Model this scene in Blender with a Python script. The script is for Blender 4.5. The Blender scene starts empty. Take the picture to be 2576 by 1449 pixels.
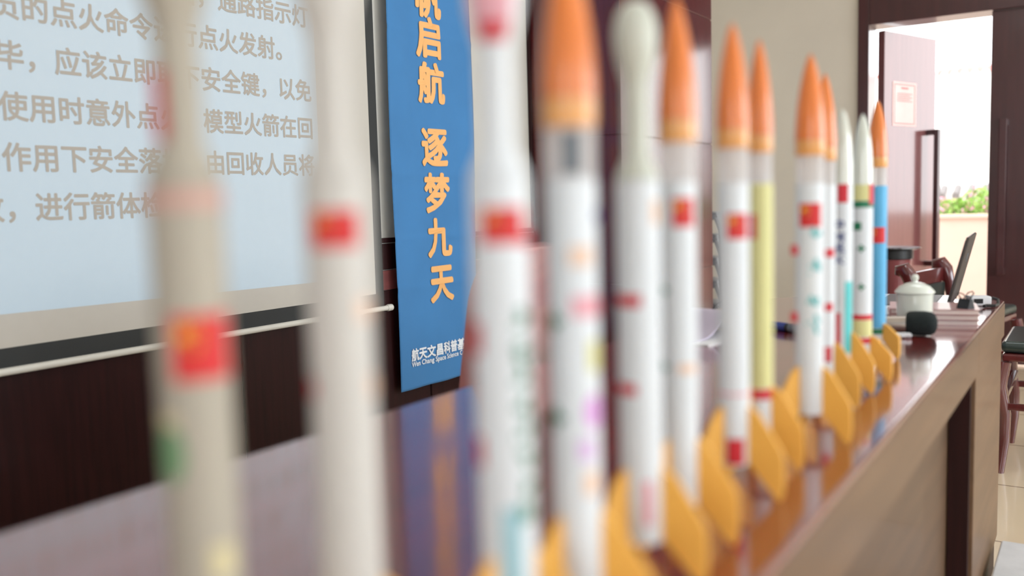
import bpy, bmesh, math, random
from mathutils import Vector, Matrix
random.seed(7)
PI = math.pi
SC = bpy.context.scene
COL = SC.collection

# ------------------------------------------------------------------ camera
cd = bpy.data.cameras.new('camera')
cam = bpy.data.objects.new('camera', cd); COL.objects.link(cam)
cd.sensor_width = 36.0
cd.lens = 2280.3 / 2576.0 * 36.0
cd.clip_start = 0.02; cd.clip_end = 200
cam.matrix_world = Matrix(((0.83901088, -0.02759366, 0.54341451, 0.0),
                           (0.54344116, 0.09217131, -0.83437171, 0.0),
                           (-0.02706386, 0.99536076, 0.09232826, 1.05),
                           (0, 0, 0, 1)))
cd.dof.use_dof = True
cd.dof.focus_distance = 3.0
cd.dof.aperture_fstop = 1.75
cd.dof.aperture_blades = 0
SC.camera = cam

# ------------------------------------------------------------------ world, lamps, exposure
W = bpy.data.worlds.new('overcast_sky'); SC.world = W; W.use_nodes = True
bg = W.node_tree.nodes['Background']
bg.inputs['Color'].default_value = (0.97, 0.985, 1.0, 1)
bg.inputs['Strength'].default_value = 4.0

def area(name, loc, rot, sx, sy, power, col=(1, 1, 1)):
    l = bpy.data.lights.new(name, 'AREA'); l.shape = 'RECTANGLE'
    l.size = sx; l.size_y = sy; l.energy = power; l.color = col
    o = bpy.data.objects.new(name, l); COL.objects.link(o)
    o.location = loc; o.rotation_euler = rot
    return o
# daylight arriving through the window openings of the right and back walls
area('window_daylight', (4.25, -0.6, 1.75), (0, PI/2, 0), 1.5, 1.7, 4, (0.78, 0.89, 1))
area('window_daylight', (4.25, 1.9, 1.75), (0, PI/2, 0), 1.5, 1.7, 50, (0.78, 0.89, 1))
area('window_daylight', (4.25, 4.4, 1.75), (0, PI/2, 0), 1.5, 1.7, 118, (0.80, 0.90, 1))
area('window_daylight', (1.2, -3.75, 1.75), (PI/2, 0, 0), 2.2, 1.5, 24, (0.82, 0.91, 1))

SC.view_settings.view_transform = 'Standard'
SC.view_settings.look = 'None'
SC.view_settings.exposure = 0.0
SC.view_settings.gamma = 1.0
SC.view_settings.use_curve_mapping = False

# ------------------------------------------------------------------ helpers
def srgb(r, g, b):
    f = lambda v: (v/255/12.92) if v/255 <= .04045 else ((v/255+.055)/1.055)**2.4
    return (f(r), f(g), f(b), 1)

MATS = {}
def mat(name, col, rough=.5, coat=0, ior=1.5, metal=0, noise=0, nscale=20, bump=0, stretch=None, trans=0, spec=.5,
        emit=None, estr=0, sheen=0, coat_rough=.05, subsurf=0):
    m = bpy.data.materials.new(name); m.use_nodes = True
    nt = m.node_tree; p = nt.nodes['Principled BSDF']
    c = srgb(*col)
    p.inputs['Base Color'].default_value = c
    p.inputs['Roughness'].default_value = rough
    p.inputs['IOR'].default_value = ior
    p.inputs['Specular IOR Level'].default_value = spec
    p.inputs['Metallic'].default_value = metal
    p.inputs['Coat Weight'].default_value = coat
    p.inputs['Coat Roughness'].default_value = coat_rough
    p.inputs['Sheen Weight'].default_value = sheen
    p.inputs['Transmission Weight'].default_value = trans
    if subsurf:
        p.inputs['Subsurface Weight'].default_value = subsurf
        p.inputs['Subsurface Radius'].default_value = (.01, .008, .006)
    if emit:
        p.inputs['Emission Color'].default_value = srgb(*emit); p.inputs['Emission Strength'].default_value = estr
    if noise or bump:
        tc = nt.nodes.new('ShaderNodeTexCoord'); mp = nt.nodes.new('ShaderNodeMapping')
        nz = nt.nodes.new('ShaderNodeTexNoise'); nz.inputs['Scale'].default_value = nscale
        nz.inputs['Detail'].default_value = 6
        if stretch: mp.inputs['Scale'].default_value = stretch
        nt.links.new(tc.outputs['Object'], mp.inputs['Vector']); nt.links.new(mp.outputs['Vector'], nz.inputs['Vector'])
        if noise:
            r = nt.nodes.new('ShaderNodeValToRGB')
            r.color_ramp.elements[0].position = .3; r.color_ramp.elements[1].position = .7
            r.color_ramp.elements[0].color = tuple(c[i]*(1-noise) for i in range(3)) + (1,)
            r.color_ramp.elements[1].color = tuple(min(1, c[i]*(1+noise)) for i in range(3)) + (1,)
            nt.links.new(nz.outputs['Fac'], r.inputs['Fac']); nt.links.new(r.outputs['Color'], p.inputs['Base Color'])
        if bump:
            b = nt.nodes.new('ShaderNodeBump'); b.inputs['Strength'].default_value = bump; b.inputs['Distance'].default_value = .005
            nt.links.new(nz.outputs['Fac'], b.inputs['Height']); nt.links.new(b.outputs['Normal'], p.inputs['Normal'])
    MATS[name] = m
    return m

def frosted(name, col, mix):
    """thin frosted plastic: part of the light goes straight on and is scattered"""
    m = mat(name, col, rough=.35)
    nt = m.node_tree; p = nt.nodes['Principled BSDF']; out = nt.nodes['Material Output']
    t = nt.nodes.new('ShaderNodeBsdfTranslucent'); t.inputs['Color'].default_value = srgb(*col)
    x = nt.nodes.new('ShaderNodeMixShader'); x.inputs['Fac'].default_value = mix
    nt.links.new(p.outputs[0], x.inputs[1]); nt.links.new(t.outputs[0], x.inputs[2])
    tr = nt.nodes.new('ShaderNodeBsdfTransparent'); y = nt.nodes.new('ShaderNodeMixShader'); y.inputs['Fac'].default_value = .28
    nt.links.new(x.outputs[0], y.inputs[1]); nt.links.new(tr.outputs[0], y.inputs[2])
    nt.links.new(y.outputs[0], out.inputs['Surface'])
    return m

class MB:
    def __init__(s): s.bm = bmesh.new(); s.bev = False
    def box(s, x0, x1, y0, y1, z0, z1, bev=0, seg=2, M=None):
        r = bmesh.ops.create_cube(s.bm, size=1)
        vs = r['verts']
        for v in vs:
            v.co = Vector(((x0+x1)/2 + v.co.x*(x1-x0), (y0+y1)/2 + v.co.y*(y1-y0), (z0+z1)/2 + v.co.z*(z1-z0)))
        if bev:
            s.bev = True
            es = list({e for v in vs for e in v.link_edges})
            rb = bmesh.ops.bevel(s.bm, geom=es, offset=bev, segments=seg, affect='EDGES', profile=.5)
            vs = list({v for f in rb['faces'] for v in f.verts} | {v for v in vs if v.is_valid})
        if M is not None:
            for v in vs: v.co = M @ v.co
        return s
    def lathe(s, prof, seg=40, M=None, cap=True):
        rings = []
        for r, z in prof:
            if r < 1e-6: rings.append([s.bm.verts.new((0, 0, z))])
            else: rings.append([s.bm.verts.new((r*math.cos(2*PI*k/seg), r*math.sin(2*PI*k/seg), z)) for k in range(seg)])
        for a, b in zip(rings, rings[1:]):
            for k in range(seg):
                k2 = (k+1) % seg
                if len(a) == 1 and len(b) == 1: continue
                if len(a) == 1: s.bm.faces.new((b[k2], a[0], b[k]))
                elif len(b) == 1: s.bm.faces.new((a[k], a[k2], b[0]))
                else: s.bm.faces.new((a[k], a[k2], b[k2], b[k]))
        if cap:
            if len(rings[0]) > 1: s.bm.faces.new(rings[0][::-1])
            if len(rings[-1]) > 1: s.bm.faces.new(rings[-1])
        if M is not None:
            for rg in rings:
                for v in rg: v.co = M @ v.co
        return s
    def tube(s, pts, r, seg=12, flat=1.0):
        pts = [Vector(p) for p in pts]; rings = []
        rr = r if isinstance(r, (list, tuple)) else [r]*len(pts)
        up = Vector((0, 0, 1)); prev = None
        for i, p in enumerate(pts):
            d = (pts[min(i+1, len(pts)-1)] - pts[max(i-1, 0)]).normalized()
            if prev is None:
                a = d.cross(up) if abs(d.z) < .95 else d.cross(Vector((1, 0, 0)))
            else: a = prev - d*prev.dot(d)
            a.normalize(); prev = a; b = d.cross(a)
            rings.append([s.bm.verts.new(p + a*rr[i]*math.cos(2*PI*k/seg) + b*rr[i]*flat*math.sin(2*PI*k/seg)) for k in range(seg)])
        for a, b in zip(rings, rings[1:]):
            for k in range(seg):
                s.bm.faces.new((a[k], a[(k+1) % seg], b[(k+1) % seg], b[k]))
        s.bm.faces.new(rings[0][::-1]); s.bm.faces.new(rings[-1])
        return s
    def prism(s, poly, h, M=None, bev=0):
        """polygon in local XY extruded by h along local Z"""
        vs = [s.bm.verts.new((x, y, 0)) for x, y in poly]
        f = s.bm.faces.new(vs)
        e = bmesh.ops.extrude_face_region(s.bm, geom=[f])
        nv = [v for v in e['geom'] if isinstance(v, bmesh.types.BMVert)]
        for v in nv: v.co.z += h
        allv = vs + nv
        if bev:
            s.bev = True
            es = list({e for v in allv for e in v.link_edges})
            rb = bmesh.ops.bevel(s.bm, geom=es, offset=bev, segments=2, affect='EDGES', profile=.5)
            allv = list({v for f in rb['faces'] for v in f.verts} | {v for v in allv if v.is_valid})
        if M is not None:
            for v in allv: v.co = M @ v.co
        return s
    def quad(s, a, b, c, d):
        s.bm.faces.new([s.bm.verts.new(p) for p in (a, b, c, d)]); return s
    def build(s, name, m, parent=None, loc=None, smooth=35, **props):
        bmesh.ops.recalc_face_normals(s.bm, faces=s.bm.faces)
        me = bpy.data.meshes.new(name); s.bm.to_mesh(me); s.bm.free()
        o = link(name, me, m, parent, loc, smooth, **props)
        if s.bev and smooth:
            w = o.modifiers.new('even_normals', 'WEIGHTED_NORMAL'); w.keep_sharp = True; w.weight = 100
        return o

def link(name, me, m, parent=None, loc=None, smooth=35, **props):
    me.materials.append(m)
    if smooth:
        me.polygons.foreach_set('use_smooth', [True]*len(me.polygons))
        me.set_sharp_from_angle(angle=math.radians(smooth))
    o = bpy.data.objects.new(name, me); COL.objects.link(o)
    if parent: o.parent = parent
    if loc is not None: o.location = loc
    for k, v in props.items(): o[k] = v
    return o

def thing(name, label, cat, loc=(0, 0, 0), rz=0, group=None):
    o = bpy.data.objects.new(name, None); COL.objects.link(o)
    o.empty_display_size = .05
    o.location = loc; o.rotation_euler = (0, 0, rz); o['label'] = label; o['category'] = cat
    if group: o['group'] = group
    return o
def tag(o, label, cat, group=None, kind=None):
    o['label'] = label; o['category'] = cat
    if group: o['group'] = group
    if kind: o['kind'] = kind
    return o
def struct(name, mb, m, loc=None, smooth=35):
    return mb.build(name, m, None, loc, smooth, kind='structure')

def text_mesh(s, size, bold=0.0):
    """lettering as a mesh in its own XY plane, first em box starting at x=0; bold letters are thickened strokes"""
    cu = bpy.data.curves.new('lettering', 'FONT'); cu.body = s; cu.size = size; cu.resolution_u = 3
    o = bpy.data.objects.new('lettering', cu); COL.objects.link(o)
    dg = bpy.context.evaluated_depsgraph_get(); dg.update()
    me = bpy.data.meshes.new_from_object(o.evaluated_get(dg))
    bpy.data.objects.remove(o); bpy.data.curves.remove(cu)
    me.materials.clear()
    if bold:
        bm = bmesh.new(); bm.from_mesh(me)
        for k in range(8):
            bm2 = me.copy(); bm2.transform(T(bold*size*math.cos(k*PI/4), bold*size*math.sin(k*PI/4), 4e-5*(k+1)))
            bm.from_mesh(bm2); bpy.data.meshes.remove(bm2)
        bm.to_mesh(me); bm.free()
    return me
def RX(d): return Matrix.Rotation(d, 4, 'X')
def RY(d): return Matrix.Rotation(d, 4, 'Y')
def RZ(d): return Matrix.Rotation(d, 4, 'Z')
def T(x, y, z): return Matrix.Translation((x, y, z))
# writing on a surface that faces +X: text runs along +Y, up is +Z
FACE_X = Matrix(((0, 0, 1, 0), (1, 0, 0, 0), (0, 1, 0, 0), (0, 0, 0, 1)))

# ------------------------------------------------------------------ materials
M_wall = mat('beige_wall_paint', (222, 212, 196), .8, noise=.03, nscale=3, bump=.02)
M_coolwall = mat('white_side_wall_paint', (224, 227, 230), .8, noise=.02, nscale=3)
M_panelwhite = mat('white_wall_panel', (216, 211, 200), .6, noise=.02, nscale=5)
M_ceil = mat('ceiling_paint', (232, 230, 224), .85, noise=.02, nscale=4)
M_wood = mat('dark_mahogany', (42, 14, 14), .5, coat=.08, spec=.2, noise=.25, nscale=6, stretch=(8, 8, .6), coat_rough=.12)
M_rail = mat('red_mahogany_rail', (112, 56, 54), .4, coat=.4, noise=.15, nscale=8, stretch=(6, .6, 6))
M_gap = mat('black_joint', (16, 8, 8), .7, noise=.1)
M_pillar = mat('lacquered_mahogany_cladding', (92, 38, 40), .2, coat=.65, ior=1.5, noise=.15, nscale=5, stretch=(8, 8, .5), coat_rough=.13)
M_table = mat('lacquered_table_top', (124, 40, 36), .17, coat=1, ior=1.75, noise=.2, nscale=5, stretch=(6, .5, 6), coat_rough=.095)
M_apron = mat('lacquered_table_side', (114, 86, 63), .45, coat=.08, spec=.35, noise=.15, nscale=5, stretch=(6, .5, 6), coat_rough=.15)
M_modesty = mat('modesty_panel_shaded_wood', (100, 76, 56), .5, coat=.05, spec=.35, noise=.15, nscale=5, stretch=(6, .5, 6))  # table side wood with the shade under the top darkened into its colour
M_doorwood = mat('dark_door_lacquer', (66, 30, 31), .3, coat=.5, noise=.15, nscale=5, stretch=(6, 6, .5), coat_rough=.1)
M_leaf = mat('glossy_door_lacquer', (120, 72, 72), .18, coat=.8, ior=1.5, noise=.08, nscale=5, stretch=(6, 6, .5), coat_rough=.1)
M_fabric = mat('white_screen_fabric', (203, 197, 187), .8, noise=.01, nscale=30)
M_blackb = mat('black_screen_border', (46, 48, 48), .7, noise=.05)
M_rod = mat('white_metal_rod', (228, 224, 214), .35, noise=.02)
M_slide = mat('projected_slide_light', (203, 197, 187), .8, noise=.01, nscale=30, emit=(70, 195, 255), estr=.27)
M_slidetext = mat('slide_letter_grey', (184, 175, 164), .8, noise=.02)
M_banner = mat('blue_banner_cloth', (62, 128, 186), .75, noise=.06, nscale=4, bump=.15, sheen=.1)
M_gold = mat('gold_banner_ink', (250, 188, 118), .7, noise=.02)
M_white = mat('white_ink', (240, 244, 248), .7, noise=.02)
M_paper = mat('white_paper_tube', (226, 231, 236), .5, noise=.02, nscale=30)
M_offwhite = mat('off_white_paper_tube', (208, 204, 198), .55, noise=.02)
M_cream = mat('cream_plastic', (208, 212, 200), .4, noise=.02)
M_ivory = mat('ivory_paper_tube', (178, 170, 155), .6, noise=.03)
M_orange = mat('orange_nose_plastic', (236, 132, 58), .3, coat=.3, noise=.03, subsurf=.1)
M_orangelite = mat('thin_orange_plastic_skirt', (238, 168, 92), .3, coat=.4, noise=.03)
M_frost = frosted('frosted_plastic_collar', (240, 238, 238), .45)
M_fin = mat('yellow_orange_foam_fin', (248, 186, 84), .45, noise=.04, nscale=20)
M_red = mat('red_sticker', (214, 40, 56), .5, noise=.05)
M_flagred = mat('flag_red', (216, 40, 42), .5, noise=.04)
M_star = mat('flag_yellow', (250, 196, 40), .5, noise=.02)
M_green = mat('green_sticker', (24, 120, 84), .5, noise=.05)
M_palegreen = mat('pale_green_sticker', (118, 162, 118), .55, noise=.06)
M_teal = mat('teal_ink', (96, 188, 192), .5, noise=.04)
M_turq = mat('turquoise_sticker', (92, 204, 206), .5, noise=.04)
M_navy = mat('navy_ink', (64, 80, 150), .5, noise=.04)
M_yellow = mat('yellow_paper', (224, 221, 156), .5, noise=.04)
M_sky = mat('light_blue_paper', (92, 178, 226), .5, noise=.08, nscale=12)
M_magenta = mat('magenta_sticker', (222, 164, 226), .5, noise=.05)
M_lilac = mat('lilac_sticker', (222, 190, 232), .5, noise=.05)
M_peach = mat('peach_sticker', (240, 208, 186), .5, noise=.05)
M_pink = mat('pink_sticker', (234, 172, 184), .5, noise=.05)
M_faintpink = mat('faint_pink_print', (206, 164, 152), .6, noise=.04)
M_faintyellow = mat('faint_yellow_print', (214, 202, 160), .6, noise=.04)
M_darkgrey = mat('dark_grey_print', (110, 118, 126), .6, noise=.05)
M_paleblue = mat('pale_blue_print', (160, 204, 216), .5, noise=.05)
M_black = mat('black_plastic', (24, 24, 26), .4, noise=.1)
M_foam = mat('black_foam', (26, 34, 34), .95, noise=.2, nscale=200, bump=.4)
M_metal = mat('brushed_metal', (190, 178, 168), .3, metal=.9, noise=.05)
M_porcelain = mat('white_porcelain', (224, 228, 218), .12, coat=.6, noise=.01)
M_silver = mat('silver_laptop_shell', (206, 206, 210), .3, metal=.6, noise=.03)
M_lid = mat('dark_laptop_lid', (74, 68, 66), .35, metal=.3, noise=.05)
M_pinkbook = mat('dusty_pink_cover', (176, 132, 130), .4, coat=.4, noise=.06)
M_pages = mat('page_edges', (226, 208, 202), .7, noise=.06, nscale=80, stretch=(1, 1, 20))
M_sheet = mat('white_sheet', (236, 236, 238), .6, noise=.02)
M_lavender = mat('lavender_paper', (206, 196, 214), .5, noise=.04)
M_chairwood = mat('red_mahogany_chair', (96, 34, 34), .22, coat=.9, noise=.15, nscale=8, stretch=(4, 4, .6), coat_rough=.1)
M_seat = mat('dark_green_leather', (40, 54, 50), .3, coat=.4, noise=.1, bump=.1, nscale=60)
M_leather = mat('maroon_leather', (186, 122, 120), .28, coat=.8, noise=.08, nscale=40, bump=.05)
M_pot = mat('maroon_planter', (128, 62, 66), .35, coat=.4, noise=.06)
M_leafg = mat('plant_leaf', (86, 130, 60), .5, noise=.25, nscale=20)
M_leafd = mat('dark_plant_leaf', (26, 44, 28), .5, noise=.2, nscale=20)
M_greyplastic = mat('grey_plastic', (146, 148, 152), .35, noise=.05)
M_chrome = mat('chrome_wire', (150, 150, 152), .2, metal=1, noise=.02)
M_box = mat('pale_grey_board', (208, 208, 210), .8, noise=.1, nscale=12, bump=.2)
M_parapet = mat('pink_cream_render', (214, 186, 172), .85, noise=.03, nscale=6, bump=.05)
M_roof = mat('sunlit_roof_tile', (226, 220, 214), .8, noise=.06, nscale=4)
M_ridge = mat('pink_ridge_tile', (216, 150, 146), .8, noise=.1, nscale=6)
M_eave = mat('shaded_eave_tile', (128, 122, 120), .8, noise=.1)  # grey of the eave shadow, put into the colour of the tile ends
M_hedge = mat('hedge_leaf', (150, 190, 92), .6, noise=.35, nscale=9)
M_flower = mat('pink_petal', (244, 180, 204), .6, noise=.15, nscale=20)
M_ground = mat('terrace_paving', (190, 182, 172), .85, noise=.08, nscale=6)
M_notice = mat('pink_notice_paper', (240, 196, 190), .5, noise=.03)
M_noticeink = mat('notice_red_ink', (206, 110, 110), .6, noise=.03)

def floor_mat():
    m = mat('beige_floor_tile', (196, 170, 138), .22, coat=.3, ior=1.6)
    nt = m.node_tree; p = nt.nodes['Principled BSDF']
    tc = nt.nodes.new('ShaderNodeTexCoord'); b = nt.nodes.new('ShaderNodeTexBrick')
    b.offset = 0; b.inputs['Scale'].default_value = 1.0
    b.inputs['Brick Width'].default_value = .6; b.inputs['Row Height'].default_value = .6
    b.inputs['Mortar Size'].default_value = .004
    b.inputs['Color1'].default_value = srgb(238, 216, 184); b.inputs['Color2'].default_value = srgb(230, 208, 176)
    b.inputs['Mortar'].default_value = srgb(140, 118, 94)
    n = nt.nodes.new('ShaderNodeTexNoise'); n.inputs['Scale'].default_value = 3; n.inputs['Detail'].default_value = 8
    mx = nt.nodes.new('ShaderNodeMix'); mx.data_type = 'RGBA'; mx.blend_type = 'MULTIPLY'; mx.inputs['Factor'].default_value = .12
    nt.links.new(tc.outputs['Object'], b.inputs['Vector']); nt.links.new(tc.outputs['Object'], n.inputs['Vector'])
    nt.links.new(b.outputs['Color'], mx.inputs['A']); nt.links.new(n.outputs['Fac'], mx.inputs['B'])
    nt.links.new(mx.outputs['Result'], p.inputs['Base Color'])
    return m
M_floor = floor_mat()

# ------------------------------------------------------------------ room shell
XL, XR, YB, YD, ZC = -2.225, 4.0, -3.5, 6.1, 3.0
struct('floor', MB().box(XL-.2, XR+.2, YB-.2, YD+.25, -.12, 0), M_floor)
struct('ceiling', MB().box(XL-.2, XR+.2, YB-.2, YD+.2, ZC, ZC+.1), M_ceil)
struct('wall_left', MB().box(XL-.2, XL, YB, 4.2, 0, ZC).box(XL-.2, XL-.075, 4.2, YD, 0, ZC), M_panelwhite)
# wall with the doors: opening from x -1.31 to 0.17, 2.10 + header
wd = MB().box(XL-.2, -1.315, YD, YD+.2, 0, ZC).box(.175, XR+.2, YD, YD+.2, 0, ZC).box(-1.315, .175, YD, YD+.2, 2.55, ZC)
struct('wall_door', wd, M_wall)
def wall_with_openings(axis, c0, c1, a0, a1, ops, z0=.95, z1=2.4):
    w = MB(); prev = a0
    def bx(p, q, zz0, zz1):
        if axis == 'x': w.box(c0, c1, p, q, zz0, zz1)
        else: w.box(p, q, c0, c1, zz0, zz1)
    for p, q in ops:
        bx(prev, p, 0, ZC); bx(p, q, 0, z0); bx(p, q, z1, ZC); prev = q
    bx(prev, a1, 0, ZC)
    return w
struct('wall_right', wall_with_openings('x', XR, XR+.2, YB, YD, [(-1.5, .3), (1.0, 2.8), (3.5, 5.3)]), M_coolwall)
struct('wall_back', wall_with_openings('y', YB-.2, YB, XL, XR, [(0.0, 2.4)]), M_coolwall)
def window(n, axis, c, a0, a1, z0=.95, z1=2.4):
    f = MB(); t = .05
    def bx(p, q, zz0, zz1):
        if axis == 'x': f.box(c-.03, c+.03, p, q, zz0, zz1)
        else: f.box(p, q, c-.03, c+.03, zz0, zz1)
    bx(a0, a0+t, z0, z1); bx(a1-t, a1, z0, z1); bx(a0+t, a1-t, z0, z0+t); bx(a0+t, a1-t, z1-t, z1)
    bx((a0+a1)/2-.025, (a0+a1)/2+.025, z0+t, z1-t)
    struct('window_%d' % n, f, M_rod)
window(1, 'x', XR+.1, -1.5, .3); window(2, 'x', XR+.1, 1.0, 2.8); window(3, 'x', XR+.1, 3.5, 5.3); window(4, 'y', YB-.1, 0.0, 2.4)

# dark panelling of the left wall: boards with open joints up to the white panels
b = MB(); seams = [-3.4, -2.79, -1.86, -.93, 0.0, .93, 1.862, 2.79, 3.608]
for a, c in zip(seams, seams[1:]):
    b.box(XL, XL+.013, a+.004, c-.004, .10, .743, .002, 1)
    b.box(XL, XL+.013, a+.004, c-.004, .821, .916, .002, 1)
struct('trim_1', b, M_wood)
struct('trim_2', MB().box(XL, XL+.016, -3.4, 3.608, .745, .818, .004), M_rail)
struct('trim_3', MB().box(XL, XL+.016, -3.4, 3.608, .920, .938, .003).box(XL, XL+.016, 3.590, 3.608, .938, 2.75, .004).box(XL, XL+.016, -3.4, 3.590, 2.68, 2.75, .004), M_wood)
struct('baseboard_left', MB().box(XL, XL+.03, -3.4, 3.608, 0, .10, .004), M_wood)
struct('baseboard_door', MB().box(XL, -1.40, YD-.02, YD, 0, .10, .003), M_wood)

# clad pillar standing out of the left wall
pl = MB(); zs = [0, .033, .685, 1.339, 1.989, 2.643, ZC]
PX, PY0, PY1 = -1.762, 3.612, 4.71
pl.box(XL, PX-.004, PY0+.004, PY1-.004, 0, ZC)
for a, c in zip(zs[1:], zs[2:]):
    pl.box(XL, PX, PY0, PY1, a+.002, c-.002, .002, 1)
struct('wall_pillar', pl, M_pillar)

# door frame, header and the two leaves
fr = MB()
fr.box(-1.315, -1.25, YD-.02, YD+.2, 0, 2.55, .004)
fr.box(.11, .175, YD-.02, YD+.2, 0, 2.55, .004)
fr.box(-1.25, .11, YD-.02, YD+.2, 2.10, 2.55, .004)
struct('trim_4', fr, M_doorwood)
lw, lt = .675, .045
d2 = MB().box(-.571, .108, YD+.02, YD+.02+lt, .012, 2.098, .003).build('door_2', M_doorwood, kind='structure')
def pull(par, m):
    h = MB()
    h.box(-.020, .020, -.082, -.050, .555, 1.468, .004)
    h.box(-.020, .020, -.050, 0, .555, .59, .003).box(-.020, .020, -.050, 0, 1.433, 1.468, .003)
    return h.build('pull_handle', m, par)
M_handle = mat('dark_pull_handle', (70, 32, 34), .3, coat=.5, noise=.1)
ph = pull(d2, M_handle); ph.location = (-.495, YD+.021, 0)
# left leaf stands open outwards on its pivot
d1 = MB().box(0, .64, -lt/2, lt/2, .012, 2.075, .003).build('door_1', M_leaf, loc=(-1.197, 6.19, 0), kind='structure')
ang = math.atan2(.60, .212)
d1.rotation_euler = (0, 0, ang)
p1 = pull(d1, M_handle); p1.location = (.545, -lt/2-.0, 0)
# notice sheet on the open leaf
nt_ = thing('notice', 'pink printed notice sheet stuck on the open glossy door leaf', 'notice')
nt_.matrix_world = T(-1.197, 6.19, 0) @ RZ(ang)
MB().box(.10, .385, -lt/2-.0022, -lt/2-.0005, 1.485, 1.765).build('sheet', M_notice, nt_, smooth=0)
ink = MB(); f0 = -lt/2-.0030
for x0, x1, z0, z1 in [(.118, .367, 1.747, 1.752), (.118, .367, 1.498, 1.503), (.118, .123, 1.503, 1.747), (.362, .367, 1.503, 1.747)]:
    ink.box(x0, x1, f0, f0+.0007, z0, z1)
ink.box(.20, .285, f0, f0+.0007, 1.722, 1.732)
for k in range(5): ink.box(.15, .335 - .03*(k % 2), f0, f0+.0007, 1.69-.012*k, 1.694-.012*k)
ink.build('print', M_noticeink, nt_, smooth=0)

# ------------------------------------------------------------------ outside
struct('ground_terrace', MB().box(-8, 8, YD+.25, 9.05, -.2, -.03), M_ground)
struct('wall_parapet', MB().box(-8, 8, 9.0, 9.2, -.2, .815).box(-8, 8, 8.97, 9.23, .815, .846, .006), M_parapet)
hb = bmesh.new(); fb = bmesh.new()
def leafquad(bm, c, s):
    n = Vector((random.gauss(0, 1), random.gauss(0, 1) - .4, random.gauss(.5, 1))).normalized()
    a = n.orthogonal().normalized(); b2 = n.cross(a); th = random.random()*6.28
    u = (a*math.cos(th)+b2*math.sin(th))*s; v = (b2*math.cos(th)-a*math.sin(th))*s*.55
    bm.faces.new([bm.verts.new(c+u), bm.verts.new(c+v*.9), bm.verts.new(c-u), bm.verts.new(c-v*.9)])
for k in range(5200):
    x = random.uniform(-3.2, 1.2); y = random.uniform(9.30, 9.66)
    top = 1.0 + .05*math.sin(x*5.1) + .035*math.sin(x*13+1)
    z = random.uniform(.80, top)
    leafquad(hb, Vector((x, y, z)), random.uniform(.018, .04))
for k in range(420):
    x = random.uniform(-3.2, 1.2); y = random.uniform(9.29, 9.62)
    top = 1.0 + .05*math.sin(x*5.1) + .035*math.sin(x*13+1)
    z = random.uniform(.86, top+.03); c = Vector((x, y, z))
    for q in range(5): leafquad(fb, c + Vector((random.gauss(0, .009), random.gauss(0, .009), random.gauss(0, .009))), .018)
hed = thing('flowering_hedge', 'green hedge with pink flowers growing behind the pink terrace wall', 'hedge', (0, 9.4, .0))
for bm_, nm, m in ((hb, 'foliage', M_hedge), (fb, 'blossom', M_flower)):
    me = bpy.data.meshes.new(nm); bm_.to_mesh(me); bm_.free()
    o = link(nm, me, m, hed, smooth=0); o.location = (0, -9.4, 0); o['kind'] = 'stuff'
MB().box(-3.3, 1.3, 9.26, 9.70, -.2, .80).build('planting_trough', M_ground, hed, (0, -9.4, 0))
# neighbouring pavilion with a pale tiled roof
pv = thing('pavilion', 'low neighbouring pavilion with a pale wavy tiled roof beyond the hedge', 'building', (-1.6, 18.5, -.2))
def roof():
    bm = bmesh.new(); nx, ny, pitch = 320, 14, .2
    x0, x1 = -7.2, 4.0; g = []
    for j in range(ny+1):
        f = j/ny; row = []
        for i in range(nx+1):
            x = x0+(x1-x0)*i/nx
            row.append(bm.verts.new((x, 16.0+6*f, .99+2.63*f + .05*math.sin(2*PI*x/pitch) + .012*((j % 2)))))
        g.append(row)
    for j in range(ny):
        for i in range(nx): bm.faces.new((g[j][i], g[j][i+1], g[j+1][i+1], g[j+1][i]))
    e = bmesh.ops.extrude_face_region(bm, geom=list(bm.faces))
    for v in e['geom']:
        if isinstance(v, bmesh.types.BMVert): v.co.z -= .05
    me = bpy.data.meshes.new('roof'); bm.to_mesh(me); bm.free()
    return me
o = link('roof', roof(), M_roof, pv); o.location = (1.6, -18.5, .2)
rt = MB()
for k in range(60):
    x = -7.2+.19*k
    rt.tube([(x, 21.95, 3.63), (x+.001, 22.06, 3.66)], .085, 10)
rt.build('ridge_tiles', M_ridge, pv, (1.6, -18.5, .2))
ev = MB()
for k in range(56):
    x = -7.2+.2*k + .05
    ev.tube([(x, 15.95, .985), (x, 16.25, 1.12)], .062, 10)
ev.build('eave_tiles', M_eave, pv, (1.6, -18.5, .2))
MB().box(-7.0, 3.8, 16.4, 22.0, -.2, .95).build('wall', M_parapet, pv, (1.6, -18.5, .2))
struct('ground_garden', MB().box(-30, 30, 9.2, 60, -.4, -.2), M_ground)

# ------------------------------------------------------------------ unseen ceiling panels, added as fill light
def lamp(x, y, label, power):
    t = thing('ceiling_fill_light', label, 'lamp', (x, y, ZC), group='added ceiling fill panels')
    MB().box(-.62, .62, -.16, .16, -.06, 0, .006).build('housing', M_rod, t)
    MB().box(-.58, .58, -.13, .13, -.066, -.0605, .002).build('diffuser', mat('fill_diffuser', (250, 250, 245), .5, noise=.01, emit=(255, 250, 240), estr=1.5), t)
    a = area('fill_light', (x, y, ZC-.085), (0, 0, 0), 1.1, .24, power, (.86, .94, 1)); 
lamp(-.3, .6, 'added fill light panel nearest above the table row', 1.5); lamp(-.3, 3.2, 'added fill light panel above the table end', 9); lamp(2.2, .6, 'added fill light panel over the empty side of the room', 2.5); lamp(2.2, 3.2, 'added fill light panel between window and door', 10)

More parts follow.
